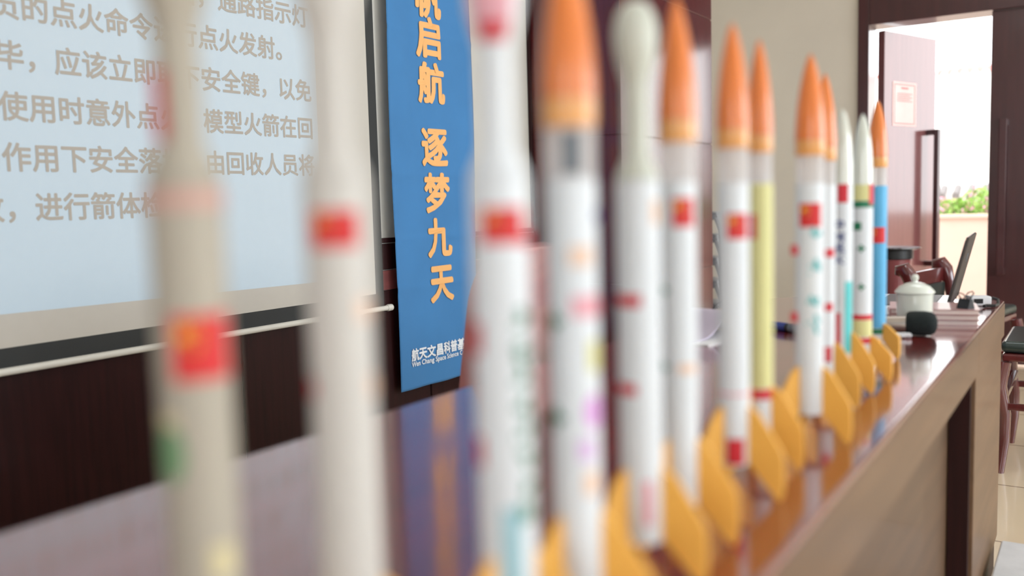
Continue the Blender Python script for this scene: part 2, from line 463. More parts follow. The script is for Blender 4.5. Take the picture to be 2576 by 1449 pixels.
# ------------------------------------------------------------------ projection screen
ps = thing('projection_screen', 'white pull-down projection screen with black border showing a text slide', 'projection screen', (-2.2, 1.2, .68))
L0 = (2.2, -1.2, -.68)
def part(mb, name, m, **k): return mb.build(name, m, ps, L0, **k)
SY0 = -.25
part(MB().box(-2.206, -2.202, SY0, 2.518, .69, 2.45), 'black_border', M_blackb, label='black screen border')
part(MB().box(-2.2015, -2.2005, SY0+.045, 2.473, .738, 2.40), 'fabric', M_fabric)
rb_ = part(MB().tube([(-2.2, SY0-.02, .681), (-2.2, 2.53, .681)], .0095, 16), 'weight_bar', M_rod, label='white weight bar')
for y in (SY0-.04, 2.53):
    MB().tube([(-2.2, y, .681), (-2.2, y+.008, .681), (-2.2, y+.026, .681)], [.0115, .013, .012], 16).build('end_cap', M_rod, rb_)
part(MB().box(-2.224, -2.15, SY0-.08, 2.53, 2.45, 2.56, .012), 'roller_case', M_rod)
s_ = MB(); s_.quad((-2.2, -.05, .835), (-2.2, 2.215, .806), (-2.2, 2.225, 2.2), (-2.2, -.05, 2.2))
part(s_, 'projected_slide', M_slide, smooth=0, label='pale blue projected light')
P = .0735; Y0 = 1.204 - P/2
rows = [(1.675, '路接通后，通路指示灯', 7), (1.557, '按照指挥员的点火命令进行点火发射。', 4), (1.437, '发射完毕，应该立即取下安全键，以免', 3),
        (1.316, '再次使用时意外点火。模型火箭在回', 2), (1.195, '系统的作用下安全落地，由回收人员将', 3), (1.074, '箭体回收，进行箭体检查。', 4)]
anchors = [(1.867, '通'), (1.276, '的'), (1.352, '应'), (1.279, '用'), (1.278, '用'), (1.276, '进')]
for (z, s, _), (ya, ca) in zip(rows, anchors):
    y_first = ya - P*(s.rindex(ca)+.5); k0 = 0
    while k0 < len(s):                       # one piece per clause
        k1 = k0
        while k1 < len(s) and s[k1] not in '，。': k1 += 1
        for q0, q1 in ((k0, k1), (k1, k1+1)):
            if s[q0:q1]:
                me = text_mesh(s[q0:q1], P, bold=.022)
                me.transform(T(-2.1995, y_first + P*q0, z - .38*P) @ FACE_X)
                link('slide_text_line' if q0 == k0 else 'punctuation_mark', me, M_slidetext, ps, L0, 0)
        k0 = k1+1

# ------------------------------------------------------------------ hanging banner
bn = thing('hanging_banner', 'tall blue cloth banner with gold lettering hanging beside the projection screen', 'banner', (-2.18, 2.82, .355))
LB = (2.18, -2.82, -.355)
BY0, BY1, BZ0, BZ1 = 2.566, 3.082, .357, 2.5
def bx(y, z):
    r = 0
    for zc in (.745, .93, 1.17, 1.7): r += .0022*math.exp(-((z-zc)/.012)**2)
    return -2.18 + r + .006*math.sin(y*9+z*1.3)*math.cos(z*2.1) + .003*math.sin(y*31+z*5)
def cloth():
    bm = bmesh.new(); ny, nz = 40, 220; g = []
    for k in range(nz+1):
        z = BZ0+(BZ1-BZ0)*k/nz
        g.append([bm.verts.new((bx(BY0+(BY1-BY0)*i/ny, z), BY0+(BY1-BY0)*i/ny + .004*math.sin(z*4.0)*(1 if i == 0 else .3) - (.006*max(0, 1-(z-BZ0)/.5)*(-1 if i < ny/2 else 0)), z)) for i in range(ny+1)])
    for k in range(nz):
        for i in range(ny): bm.faces.new((g[k][i], g[k][i+1], g[k+1][i+1], g[k+1][i]))
    me = bpy.data.meshes.new('cloth'); bm.to_mesh(me); bm.free(); return me
o = link('cloth', cloth(), M_banner, bn, LB)
md = o.modifiers.new('thickness', 'SOLIDIFY'); md.thickness = .0012; md.offset = -1
MB().tube([(-2.18, BY0+.002, BZ1), (-2.18, BY1+.02, BZ1)], .009, 12).tube([(-2.225, BY0+.02, BZ1+.012), (-2.18, BY0+.02, BZ1+.012)], .004, 8).tube([(-2.225, BY1, BZ1+.012), (-2.18, BY1, BZ1+.012)], .004, 8).build('hanging_rod', M_rod, bn, LB)
def on_banner(me, off):
    bm = bmesh.new(); bm.from_mesh(me)
    bmesh.ops.triangulate(bm, faces=bm.faces)
    for v in bm.verts: v.co.x += bx(v.co.y, v.co.z) + off
    bm.to_mesh(me); bm.free()
CH = .158
for ch, z in zip('扬帆启航逐梦九天', (1.99, 1.842, 1.692, 1.521, 1.278, 1.101, .927, .75)):
    me = text_mesh(ch, CH, bold=.036)
    yc = 2.816 + (1.7-z)*.022
    me.transform(T(0, yc - CH/2, z - .38*CH) @ FACE_X)
    on_banner(me, .0032); link('gold_character', me, M_gold, bn, LB, 0)
me = text_mesh('航天文昌科普基地', .0485, bold=.035); me.transform(T(0, 2.634, .488-.38*.0485) @ FACE_X); on_banner(me, .0032)
link('white_lettering', me, M_white, bn, LB, 0)
me = text_mesh('Wen Chang Space Science Center', .0272, bold=.025)
w_ = max(v.co.x for v in me.vertices); sx = .385/w_
me.transform(T(0, 2.634, .4435) @ FACE_X @ Matrix.Diagonal((sx, 1, 1, 1))); on_banner(me, .0032)
link('white_lettering', me, M_white, bn, LB, 0)

# ------------------------------------------------------------------ conference table
tb = thing('conference_table', 'long glossy dark red conference table carrying the row of model rockets', 'table', (-.55, 1.0, 0))
LT = (.55, -1.0, 0)
TX0, TX1, TY0, TY1, TZ = -.88, -.2166, -1.2, 2.81, .75
rr = .34
poly = [(TX1, TY0), (TX1, TY1)]
for k in range(0, 13):
    a = PI/2 + k/12*PI/2
    poly.append((TX0+rr+rr*math.cos(a), TY1-rr+rr*math.sin(a)))
poly.append((TX0, TY0))
MB().prism(poly, .097, T(0, 0, TZ-.097), bev=.006).build('tabletop', M_table, tb, LT)
# edge band and its joint near the end
ap = MB()
ap.box(TX1-.02, TX1+.0015, TY0+.01, 2.183, TZ-.097, TZ-.008, .002).box(TX1-.02, TX1+.0015, 2.187, TY1-.01, TZ-.097, TZ-.008, .002)
ap.build('edge_band', M_apron, tb, LT)
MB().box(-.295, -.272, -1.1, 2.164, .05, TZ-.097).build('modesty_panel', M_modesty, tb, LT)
pd = MB().box(-.62, TX1-.004, 2.19, 2.79, .09, TZ-.103, .003).build('end_pedestal', M_apron, tb, LT)
MB().box(-.61, TX1-.010, 2.20, 2.78, 0, .0895).build('plinth', M_wood, pd)
MB().box(-.2695, TX1-.012, 2.165, 2.189, .0, TZ-.098).build('pedestal_side_board', M_wood, tb, LT)
MB().box(-.70, TX1-.03, -1.15, -1.11, 0, TZ-.097).build('end_panel', M_apron, tb, LT)

# ------------------------------------------------------------------ model rockets
FINP = [(-.001, .094), (.010, .086), (.031, .054), (.0345, .046), (.0352, .022), (.0342, .008), (.031, .0), (.026, .004), (-.001, .036)]
STAR = []
for k in range(10):
    a = PI/2 + k*PI/5; r_ = 1 if k % 2 == 0 else .382
    STAR.append((r_*math.cos(a), r_*math.sin(a)))

class Rocket:
    def __init__(s, label, x, y, d=.034, body=None, fin0=78, ft=.094, group='model rockets along the table'):
        s.x, s.y, s.r = x, y, d/2
        s.phi = math.atan2(-y, -x)
        s.t = thing('model_rocket', label, 'model rocket', (x, y, TZ), group=group)
        r = s.r
        s.body = MB().lathe([(r*.8, .036), (r, .034), (r, .313), (r*.97, .315)], 48).build('body_tube', body or M_paper, s.t)
        for k in range(3):
            th = s.phi + math.radians(fin0) + k*2*PI/3
            # local X outward, local Y up
            Mx = RZ(th) @ Matrix(((1, 0, 0, r), (0, 0, -1, 0), (0, 1, 0, 0), (0, 0, 0, 1))) @ T(0, 0, -.0025)
            MB().prism([(q0, q1 if q1 < .04 else .036+(q1-.036)*(ft-.036)/.058) for q0, q1 in FINP], .005, Mx, bev=.0006).build('fin', M_fin, s.t)
    def orange(s):
        r = s.r*1.04
        pr = [(r*.98, .349), (r, .352), (r*1.01, .366), (r, .367)]
        MB().lathe([(r*.985, .348), (r, .350), (r*1.015, .366)], 48).build('nose_skirt', M_orangelite, s.t, label='pale orange skirt of the nose cone')
        P_ = []
        for k in range(0, 17):
            f = k/16
            rad = r*1.02*(1-f**1.75)**.72 if f < 1 else 0
            P_.append((max(rad, 0), .3665 + .103*f))
        P_[-1] = (0, .4695)
        MB().lathe(P_, 48).build('nose_cone', M_orange, s.t)
        MB().lathe([(s.r*.96, .3155), (s.r*.98, .349)], 48, cap=False).build('collar', M_frost, s.t, label='frosted see-through collar')
    def fairing(s, m=None, neck=.59):
        r = s.r; n = r*neck
        P_ = [(r*.99, .3155), (r*.97, .318), (n*1.02, .333), (n, .337), (n, .386), (n*1.08, .391), (r*.80, .401), (r*.93, .412), (r*.98, .423), (r*.93, .432), (r*.80, .440), (r*.57, .446), (r*.3, .4485), (0, .4492)]
        s.prof = P_
        s.fair = MB().lathe(P_, 48).build('fairing', m or M_cream, s.t)
    def whitenose(s, m=None, top=.4285):
        r = s.r; P_ = [(r*.99, .3155)]
        h = top-.318
        for k in range(17):
            f = k/16; P_.append((r*.98*max(0, 1-f**2.2)**.62, .318+h*f))
        P_[-1] = (0, top)
        MB().lathe(P_, 48).build('nose_cone', m or M_porcelain, s.t, label='white nose cone')
    def rad(s, z):
        for (r0, z0), (r1, z1) in zip(s.prof, s.prof[1:]):
            if z0 <= z <= z1: return r0 + (r1-r0)*(z-z0)/max(1e-9, z1-z0)
        return s.r
    def pt(s, u, z, off, r=None):
        """u: angle in radians from the side facing the photographer, to the right"""
        a = s.phi + u; R = (s.rad(z) if r == 'fit' else (r or s.r)) + off
        return Vector((R*math.cos(a), R*math.sin(a), z))
    def patch(s, u0, u1, z0, z1, m, name='sticker', off=.0004, parent=None, r=None, label=None, round_=False):
        a0, a1 = math.asin(max(-1, min(1, u0))) if abs(u0) <= 1 else u0, math.asin(max(-1, min(1, u1))) if abs(u1) <= 1 else u1
        n = max(2, int(abs(a1-a0)/.1)); bm = bmesh.new(); cols = []
        for i in range(n+1):
            f = i/n; a = a0+(a1-a0)*f; zz0, zz1 = z0, z1
            if round_:
                h = math.sqrt(max(0.0004, 1-(2*f-1)**2)); zc = (z0+z1)/2; zz0, zz1 = zc-(z1-z0)/2*h, zc+(z1-z0)/2*h
            cols.append((bm.verts.new(s.pt(a, zz0, off, r)), bm.verts.new(s.pt(a, zz1, off, r))))
        for p, q in zip(cols, cols[1:]): bm.faces.new((p[0], q[0], q[1], p[1]))
        me = bpy.data.meshes.new(name); bm.to_mesh(me); bm.free()
        o = link(name, me, m, parent or s.t, smooth=60)
        if label: o['label'] = label
        return o
    def band(s, z0, z1, m, label=None):
        return_ = MB().lathe([(s.r+.0001, z0), (s.r+.0006, z0+.0005), (s.r+.0006, z1-.0005), (s.r+.0001, z1)], 48, cap=False).build('band', m, s.t)
        if label: return_['label'] = label
    def flag(s, uc, zc, w=.026, h=.0205, r=None):
        R = r or s.r; a = w/R/2
        u0 = uc-a; f = s.patch_angle(uc-a, uc+a, zc-h/2, zc+h/2, M_flagred, 'flag', r=r)
        f['label'] = 'red flag sticker with yellow stars'
        def star(px, py, size):
            bm = bmesh.new(); vs = []
            c = bm.verts.new(s.pt(uc-a+2*a*px, zc-h/2+h*py, .0008, r))
            for x, y in STAR: vs.append(bm.verts.new(s.pt(uc-a+2*a*px + x*size/R, zc-h/2+h*py+y*size, .0008, r)))
            for k in range(10): bm.faces.new((c, vs[k], vs[(k+1) % 10]))
            me = bpy.data.meshes.new('star'); bm.to_mesh(me); bm.free()
            link('star', me, M_star, f, smooth=0)
        star(.2, .72, h*.17)
        for px, py in ((.36, .9), (.43, .78), (.43, .62), (.36, .5)): star(px, py, h*.06)
    def patch_angle(s, a0, a1, z0, z1, m, name='sticker', off=.0004, r=None):
        n = max(2, int(abs(a1-a0)/.1)); bm = bmesh.new(); cols = []
        for i in range(n+1):
            a = a0+(a1-a0)*i/n
            cols.append((bm.verts.new(s.pt(a, z0, off, r)), bm.verts.new(s.pt(a, z1, off, r))))
        for p, q in zip(cols, cols[1:]): bm.faces.new((p[0], q[0], q[1], p[1]))
        me = bpy.data.meshes.new(name); bm.to_mesh(me); bm.free()
        return link(name, me, m, s.t, smooth=60)
    def cross(s, u, z, w, m, name='sticker'):
        """small plus-shaped sticker"""
        a = math.asin(u); bm = bmesh.new(); t = w*.32
        for hw, hh in ((w/2, t/2), (t/2, w/2)):
            n = 4; cols = []
            for i in range(n+1):
                aa = a + (-hw+2*hw*i/n)/s.r
                cols.append((bm.verts.new(s.pt(aa, z-hh, .0004+(.0001 if hw > hh else 0))), bm.verts.new(s.pt(aa, z+hh, .0004+(.0001 if hw > hh else 0)))))
            for p, q in zip(cols, cols[1:]): bm.faces.new((p[0], q[0], q[1], p[1]))
        me = bpy.data.meshes.new(name); bm.to_mesh(me); bm.free(); link(name, me, m, s.t, smooth=60)
    def tab(s, deg, z0, z1):
        """small block stuck on the side of the tube"""
        MB().box(s.r-.006, s.r+.006, -.0035, .0035, z0, z1, .001, 2, RZ(s.phi+math.radians(deg))).build('side_tab', M_red, s.t, label='red side tab')
    def glyph(s, ch, u, z, size, m):
        me = text_mesh(ch, size, bold=.03); a = math.asin(u)
        for v in me.vertices:
            x, y = v.co.x - size/2, v.co.y - .38*size
            v.co = s.pt(a + x/s.r, z + y, .0005)
        link('painted_character', me, m, s.t, smooth=0)
    def brush(s, u, z, size, m, k):
        """blurred brush-painted mark"""
        rnd = random.Random(k); a = math.asin(u); bm = bmesh.new()
        for q in range(4):
            x = rnd.uniform(-.3, .3)*size; y = rnd.uniform(-.4, .4)*size; th = rnd.choice((0, .3, 1.4, 1.9)); L = size*rnd.uniform(.3, .48); t = size*.13
            ds, dn = (math.cos(th), math.sin(th)), (-math.sin(th), math.cos(th))
            vs = []
            for i, j in ((-1, -1), (1, -1), (1, 1), (-1, 1)):
                vs.append(bm.verts.new(s.pt(a + (x+i*L*ds[0]+j*t*dn[0])/s.r, z + y+i*L*ds[1]+j*t*dn[1], .0005+.0001*q)))
            bm.faces.new(vs)
        me = bpy.data.meshes.new('painted_mark'); bm.to_mesh(me); bm.free(); link('painted_mark', me, m, s.t, smooth=0)

# 1: nearest, far left of the picture
r = Rocket('nearest model rocket with ivory body and green dot, in front of the slide text', -.3804, .29, .036, M_ivory, 20)
r.fairing(M_ivory); r.flag(.25, .2345, .030, .032); r.patch(-.98, -.55, .335, .368, M_red, r=r.r*.64, label='red sticker on the neck')
r.band(.302, .311, M_faintpink, 'faint pink band'); r.patch(-.95, -.35, .168, .196, M_palegreen, round_=True, label='round green sticker'); r.patch(.1, .75, .118, .135, M_faintyellow, label='pale yellow sticker')
r.patch(-.95, -.5, .196, .202, M_faintyellow)
# 2
r = Rocket('white model rocket second nearest, red flag sticker just under its pale neck', -.3463, .36, .035, M_offwhite, 78)
r.fairing(M_offwhite); r.flag(-.08, .2895, .026, .0195); r.patch(-.99, -.85, .199, .209, M_red); r.patch(.75, .98, .198, .210, M_peach); r.patch(.5, .9, .24, .252, M_peach)
# 3
r = Rocket('white model rocket before the blue banner with a red patch on its white fairing', -.2938, .44, .034, None, 82)
r.fairing(M_paper); r.flag(.1, .288, .026, .0205); r.patch(-.8, .65, .4125, .424, M_pink, r='fit', label='pink patch on the fairing'); r.patch(-.8, .65, .4015, .4124, M_pink, r='fit'); r.patch(-.75, .6, .3915, .4014, M_red, r='fit', label='red patch on the fairing')
r.patch(.72, .99, .276, .284, M_red)
r.patch(-.99, -.72, .214, .232, M_red); r.patch(-.99, -.75, .147, .165, M_red)
for k in range(8): r.brush(.66, .232-.016*k, .011, M_green, 20+k)
r.patch(-.2, .45, .06, .124, M_paleblue, label='pale blue printed panel')
# 4
r = Rocket('white model rocket with big orange nose and lilac, pink and green stickers', -.2911, .52, .034, None, 79)
r.orange(); r.patch(-.3, .42, .318, .345, M_darkgrey, r=r.r*.99, label='dark grey mark on the collar', off=.0002)
r.patch(-.1, .75, .259, .272, M_peach); r.patch(-.05, .95, .226, .24, M_pink); r.patch(.9, .99, .226, .238, M_red); r.patch(.88, .99, .287, .295, M_navy)
r.cross(-.74, .2235, .014, M_green); r.cross(-.72, .160, .014, M_green); r.patch(.55, .95, .19, .21, M_yellow); r.patch(.35, .95, .152, .175, M_magenta, round_=True, label='magenta sticker'); r.patch(.1, .7, .132, .146, M_lilac)
r.patch(.3, .85, .108, .124, M_peach)
# 5
r = Rocket('white model rocket with domed cream fairing and narrow neck and two red dashes', -.2981, .637, .034, None, 74)
r.fairing(); r.patch(-.95, .1, .220, .229, M_red); r.patch(-.95, -.15, .152, .160, M_red); r.patch(.6, .95, .282, .3, M_peach); r.patch(.05, .5, .05, .085, M_pink)
# 6
r = Rocket('slim white model rocket with orange nose right after the cream domed one', -.3038, .73, .031, None, 76)
r.orange(); r.flag(.3, .289, .019, .024); r.patch(-.1, .85, .152, .160, M_peach, label='orange dash'); r.cross(-.85, .223, .012, M_green); r.cross(-.85, .157, .012, M_green)
# 7
r = Rocket('white model rocket with orange nose and red tail end, beside the yellow one', -.3045, .87, .031, None, 72)
r.orange(); r.flag(.30, .2725, .021, .0245); r.band(.105, .108, M_pink, 'thin pink band'); r.patch(-.45, .6, .036, .062, M_red, off=.0006, label='red tail panel')
# 8
r = Rocket('model rocket with yellow body, red band and orange nose', -.3133, .98, .027, None, 75)
r.orange(); r.band(.0905, .3145, M_yellow, 'yellow paper wrap'); r.patch(-1.5, -.2, .255, .282, M_red, off=.0025); r.band(.0785, .0895, M_red, 'red band')
# 9
r = Rocket('white model rocket with large red flag, teal painted marks and red side tabs', -.2961, 1.12, .034, None, 70)
r.orange(); r.flag(.02, .277, .0265, .0285)
for k, z in enumerate((.252, .213, .179, .146)): r.brush(.42, z, .016, M_teal, 40+k)
r.tab(-68, .229, .241); r.tab(-68, .147, .159)
# 10
r = Rocket('white model rocket half hidden behind the flag-marked one, red tabs on its side', -.3263, 1.31, .030, None, 76)
r.orange(); r.patch(-.1, .85, .214, .226, M_red); r.patch(-.1, .75, .138, .150, M_red); r.patch(-.25, .65, .066, .088, M_red)
# 11
r = Rocket('white-nosed model rocket with navy characters and turquoise stripe', -.328, 1.42, .031, None, 72)
r.whitenose(); r.patch(-.42, .52, .2885, .316, M_red); r.patch(-.9, -.1, .062, .123, M_red, label='red stripe'); r.patch(.3, .95, .062, .17, M_turq, label='turquoise stripe')
for ch, z in zip('中国航天', (.256, .238, .221, .204)): r.glyph(ch, -.25, z, .0165, M_navy)
# 12
r = Rocket('white-nosed model rocket with yellow, green and red bands', -.3234, 1.534, .033, None, 66, .074)
r.whitenose(); r.band(.290, .3155, M_yellow, 'yellow band'); r.band(.279, .2895, M_green, 'green band'); r.patch(.6, 1.3, .284, .316, M_red, off=.0012)
r.patch(-.97, -.05, .243, .256, M_green, label='green sticker'); r.cross(-.05, .214, .012, M_green); r.cross(-.02, .152, .011, M_green)
r.band(.0985, .107, M_red, 'red band'); r.band(.071, .098, M_yellow, 'yellow band'); r.band(.060, .0695, M_red, 'red band')
# 13
r = Rocket('farthest model rocket with light blue body and orange nose', -.3447, 1.759, .0335, None, 52, .064)
r.t['label'] = 'farthest model rocket, light blue body and tall orange nose'
r.orange(); r.band(.0545, .3145, M_sky, 'light blue wrap'); 
r.flag(.05, .2255, .030, .0285, r=r.r+.0008); r.band(.044, .0535, M_green, 'green band')

# ------------------------------------------------------------------ things on the table
# marker pen
t = thing('marker_pen', 'dark whiteboard marker with a blue end lying behind the yellow rocket', 'pen', (-.562, 1.998, TZ), math.radians(-29))
MB().tube([(-.05, 0, .0095), (.062, 0, .0095)], .0095, 16).build('barrel', M_black, t)
MB().tube([(-.072, 0, .0095), (-.068, 0, .0095), (-.0501, 0, .0095)], [.007, .0098, .0098], 16).build('end_plug', mat('blue_plug', (50, 70, 150), .4, noise=.03), t)
MB().tube([(-.012, 0, .0099), (.045, 0, .0099)], .0099, 16).build('printed_label', M_darkgrey, t)
MB().tube([(-.05, 0, .0099), (-.022, 0, .0099)], .0099, 16).build('colour_band', mat('blue_band', (50, 70, 150), .4, noise=.03), t, label='blue band')
# teacup with lid
t = thing('lidded_teacup', 'white porcelain teacup with domed lid standing behind the microphone', 'cup', (-.3385, 2.135, TZ))
MB().lathe([(.029, 0), (.031, .002), (.034, .012), (.0365, .04), (.0375, .081), (.0365, .0815), (.035, .075), (.032, .014), (0, .010)], 48).build('cup_body', M_porcelain, t)
ld = MB().lathe([(.035, .0815), (.0405, .0825), (.0412, .0845), (.039, .088), (.031, .097), (.018, .1035), (.007, .106), (0, .1065)], 48).build('lid', M_porcelain, t)
MB().lathe([(.0055, .1055), (.005, .109), (.0078, .114), (.0078, .118), (.0045, .1225), (0, .1235)], 24).build('knob', M_porcelain, ld)
# microphone
t = thing('microphone', 'handheld microphone with black foam windscreen lying on the table', 'microphone', (-.341, 2.05, TZ), math.radians(6))
MB().tube([(-.16, 0, .0215), (-.10, 0, .0215), (.005, 0, .0235)], [.0125, .015, .018], 24).build('handle', M_metal, t)
Mf = T(.0, 0, .0265) @ RY(PI/2)
MB().lathe([(.0205, 0), (.0245, .006), (.0258, .02), (.0262, .035), (.0245, .048), (.019, .056), (.009, .06), (0, .0605)], 32, Mf).build('foam_windscreen', M_foam, t, label='black foam windscreen')
t = thing('white_marker', 'short white pen lying in front of the microphone handle', 'pen', (-.352, 2.0, TZ), math.radians(10))
MB().tube([(-.06, 0, .006), (.012, 0, .006)], .006, 14).build('barrel', M_sheet, t)
MB().tube([(.0121, 0, .006), (.026, 0, .006), (.030, 0, .006)], [.0066, .0064, .004], 14).build('cap', M_silver, t)
# stack of dusty pink notebooks
names = ['dusty pink notebook at the bottom of the stack beside the teacup', 'dusty pink notebook in the middle of the stack', 'dusty pink notebook on top of the stack by the table edge']
for k in range(3):
    t = thing('notebook', names[k], 'notebook', (-.330+.003*k, 2.30-.002*k, TZ+.0125*k), math.radians(14-2*k), 'notebooks stacked by the table edge')
    MB().box(-.09, .09, -.07, .07, .0015, .0105).build('pages', M_pages, t)
    MB().box(-.093, .093, -.073, .073, 0, .0014).box(-.093, .093, -.073, .073, .0106, .0122).box(-.0935, -.0905, -.073, .073, .0014, .0106).build('cover', M_pinkbook, t)
t = thing('binder_clip', 'black binder clip with open wire handles on the pink notebooks', 'clip', (-.252, 2.262, TZ+.0373), math.radians(60))
MB().prism([(-.012, 0), (.012, 0), (.004, .022), (-.004, .022)], .03, RX(PI/2) @ T(0, 0, -.015), bev=.001).build('clip_body', M_black, t)
for sgn in (-1, 1): MB().tube([(sgn*.004, -.008, .021), (sgn*.018, -.007, .034), (sgn*.022, 0, .037), (sgn*.018, .007, .034), (sgn*.004, .008, .021)], .0014, 8).build('wire_handle', M_black, t)
# power adapter with black cable
t = thing('power_adapter', 'small white power adapter with black cable at the far table corner', 'adapter', (-.262, 2.66, TZ), math.radians(25))
MB().box(-.03, .022, -.02, .02, 0, .026, .004).build('adapter_body', M_sheet, t)
MB().box(-.022, .0, -.0212, -.0202, .008, .02).build('socket', M_black, t)
MB().tube([(.022, 0, .012), (.032, 0, .02), (.04, -.01, .016), (.034, -.03, .006), (.02, -.045, .0045), (.0, -.04, .0045), (-.01, -.055, .0045)], .004, 10).build('cable', M_black, t)
# laptop
t = thing('laptop', 'open laptop with dark lid back and silver base at the far table end', 'laptop', (-.325, 2.60, TZ), math.radians(3))
MB().box(-.215, .0, -.15, .15, .001, .016, .004).build('base', M_silver, t)
MB().box(-.165, -.03, -.135, .135, .0161, .0175, .0005).build('keyboard', M_black, t)
Ml = T(.004, 0, .0165) @ RY(math.radians(14))
lid = MB().box(-.004, .004, -.15, .15, 0, .178, .003, 2, Ml).build('lid', M_lid, t)
MB().box(-.0052, -.0041, -.14, .14, .012, .168, 0, 2, Ml).build('display', M_black, lid)
MB().lathe([(.012, 0), (.012, .0008), (0, .0008)], 24, Ml @ T(.0042, -.02, .12) @ RY(PI/2)).build('emblem', M_darkgrey, lid)
# papers and a lavender booklet
def sheet_thing(name, label, x, y, z, a, w, h, n, m, grp=None):
    t = MB()
    for q in range(n):
        t.box(-w/2, w/2, -h/2, h/2, .0022*q, .0022*q+.0019, 0, 2, RZ(random.uniform(-.05, .05)))
    o = t.build(name, m, None, (x, y, z), smooth=0); o.rotation_euler = (0, 0, math.radians(a))
    return o
tag(sheet_thing('paper_pile', 'loose pile of white papers beside the teacup and laptop', -.475, 2.315, TZ, 12, .12, .17, 9, M_sheet), 'loose pile of white papers beside the teacup and laptop', 'papers')
def booklet():
    bm = bmesh.new(); n = 24; h = .15; A = []
    for i in range(n+1):
        f = i/n; x = -.10+.20*f
        z = .004 + .052*math.exp(-((f-.62)/.22)**2) if f < .62 else .004 + .052*math.exp(-((f-.62)/.2)**2)
        A.append((bm.verts.new((x, -h/2, z)), bm.verts.new((x, h/2, z))))
    for p, q in zip(A, A[1:]): bm.faces.new((p[0], q[0], q[1], p[1]))
    e = bmesh.ops.extrude_face_region(bm, geom=list(bm.faces))
    for v in e['geom']:
        if isinstance(v, bmesh.types.BMVert): v.co.z -= .004
    me = bpy.data.meshes.new('cover'); bmesh.ops.recalc_face_normals(bm, faces=bm.faces); bm.to_mesh(me); bm.free(); return me
t = thing('booklet', 'curled lavender booklet lying on white sheets at the far side of the table', 'booklet', (-.745, 1.87, TZ), math.radians(74))
MB().box(-.11, .10, -.10, .05, 0, .0035, 0, 2, RZ(.12)).build('white_sheets', M_sheet, t, smooth=0)
link('cover', booklet(), M_lavender, t, (0, 0, .0036))

# ------------------------------------------------------------------ chairs
def wood_chair(label, x, y, rz, hb=1.0, d=.23, ov=1.0):
    """wooden armchair: faces local +Y, seat centre at origin"""
    t = thing('wooden_chair', label, 'chair', (x, y, 0), rz, group='wooden chairs at the table end')
    w, sh = .24, .42
    for sx in (-1, 1):
        MB().tube([(sx*w, d, 0), (sx*(w-.012), d-.012, .12), (sx*(w-.016), d-.012, .22), (sx*(w+.004), d+.012, .33), (sx*(w-.004), d-.004, sh)], [.017, .020, .022, .032, .028], 12).build('front_leg', M_chairwood, t)
        MB().tube([(sx*w, -d-.05, 0), (sx*w, -d-.01, .22), (sx*w, -d, sh)], [.016, .02, .022], 12).build('back_leg', M_chairwood, t)
        pts = [(sx*w, -d, sh), (sx*w, -d-.015*ov, .42+.14*hb), (sx*w, -d-.045*ov, .42+.28*hb), (sx*w, -d-.08*ov, .42+.38*hb), (sx*w, -d-.125*ov, .42+.425*hb), (sx*w, -d-.165*ov, .42+.415*hb), (sx*w, -d-.18*ov, .42+.38*hb)]
        MB().tube(pts, [.022, .024, .030, .038, .040, .034, .02], 12, .8).build('back_post', M_chairwood, t)
    MB().box(-w, w, -d, d, sh, sh+.03, .008).build('seat_frame', M_chairwood, t)
    MB().box(-w+.01, w-.01, -d+.02, d+.005, sh+.03, sh+.075, .018, 3).build('seat_cushion', M_seat, t, label='dark green leather cushion')
    MB().box(-w+.02, w-.02, -d-.105*ov-.01, -d-.09*ov+.005, .42+.28*hb, .42+.40*hb, .006, 2).build('top_rail', M_chairwood, t)
    MB().box(-w+.03, w-.03, -d-.05, -d-.03, sh+.09, .42+.28*hb, .004, 2).build('back_panel', M_seat, t)
    MB().box(-w+.01, w-.01, d-.025, d-.004, .285, .31, .003).box(-w-.005, -w+.012, -d, d, .24, .265, .003).box(w-.012, w+.005, -d, d, .24, .265, .003).build('stretcher', M_chairwood, t)
    return t
wood_chair('dark red wooden chair with scrolled back seen beyond the teacup and laptop', -.53, 4.854, math.radians(-101.5), .62, .15, .5)
wood_chair('dark red wooden chair with green leather seat at the right picture edge', -.065, 4.0, math.radians(90))

def padded_chair(label, x, y, rz):
    t = thing('padded_chair', label, 'chair', (x, y, 0), rz)
    # faces local +Y
    def slab(w, h, r, th, M):
        poly = []
        for cx, cy, a0 in ((w/2-r, h-r, 0), (-w/2+r, h-r, PI/2), (-w/2+.04, .04, PI), (w/2-.04, .04, 1.5*PI)):
            rad = r if cy > .05 else .04
            for k in range(9): poly.append((cx+rad*math.cos(a0+k/8*PI/2), cy+rad*math.sin(a0+k/8*PI/2)))
        return MB().prism(poly, th, M, bev=.012)
    slab(.42, .47, .13, .055, T(0, -.20, .485) @ RX(PI/2+math.radians(-9))).build('backrest', M_leather, t)
    slab(.46, .44, .08, .06, T(0, -.20, .41)).build('seat', M_leather, t)
    for sx in (-1, 1):
        MB().tube([(sx*.2, .2, 0), (sx*.2, .19, .408)], .014, 10).build('leg', M_chairwood, t)
        MB().tube([(sx*.2, -.24, 0), (sx*.2, -.19, .408), ], .014, 10).build('leg', M_chairwood, t)
        MB().tube([(sx*.16, -.20, .41), (sx*.16, -.232, .50)], .014, 10).build('back_bracket', M_chairwood, t)
    return t
padded_chair('maroon leather chair with rounded back on the far side of the table', -.98, 1.83, math.radians(-90))

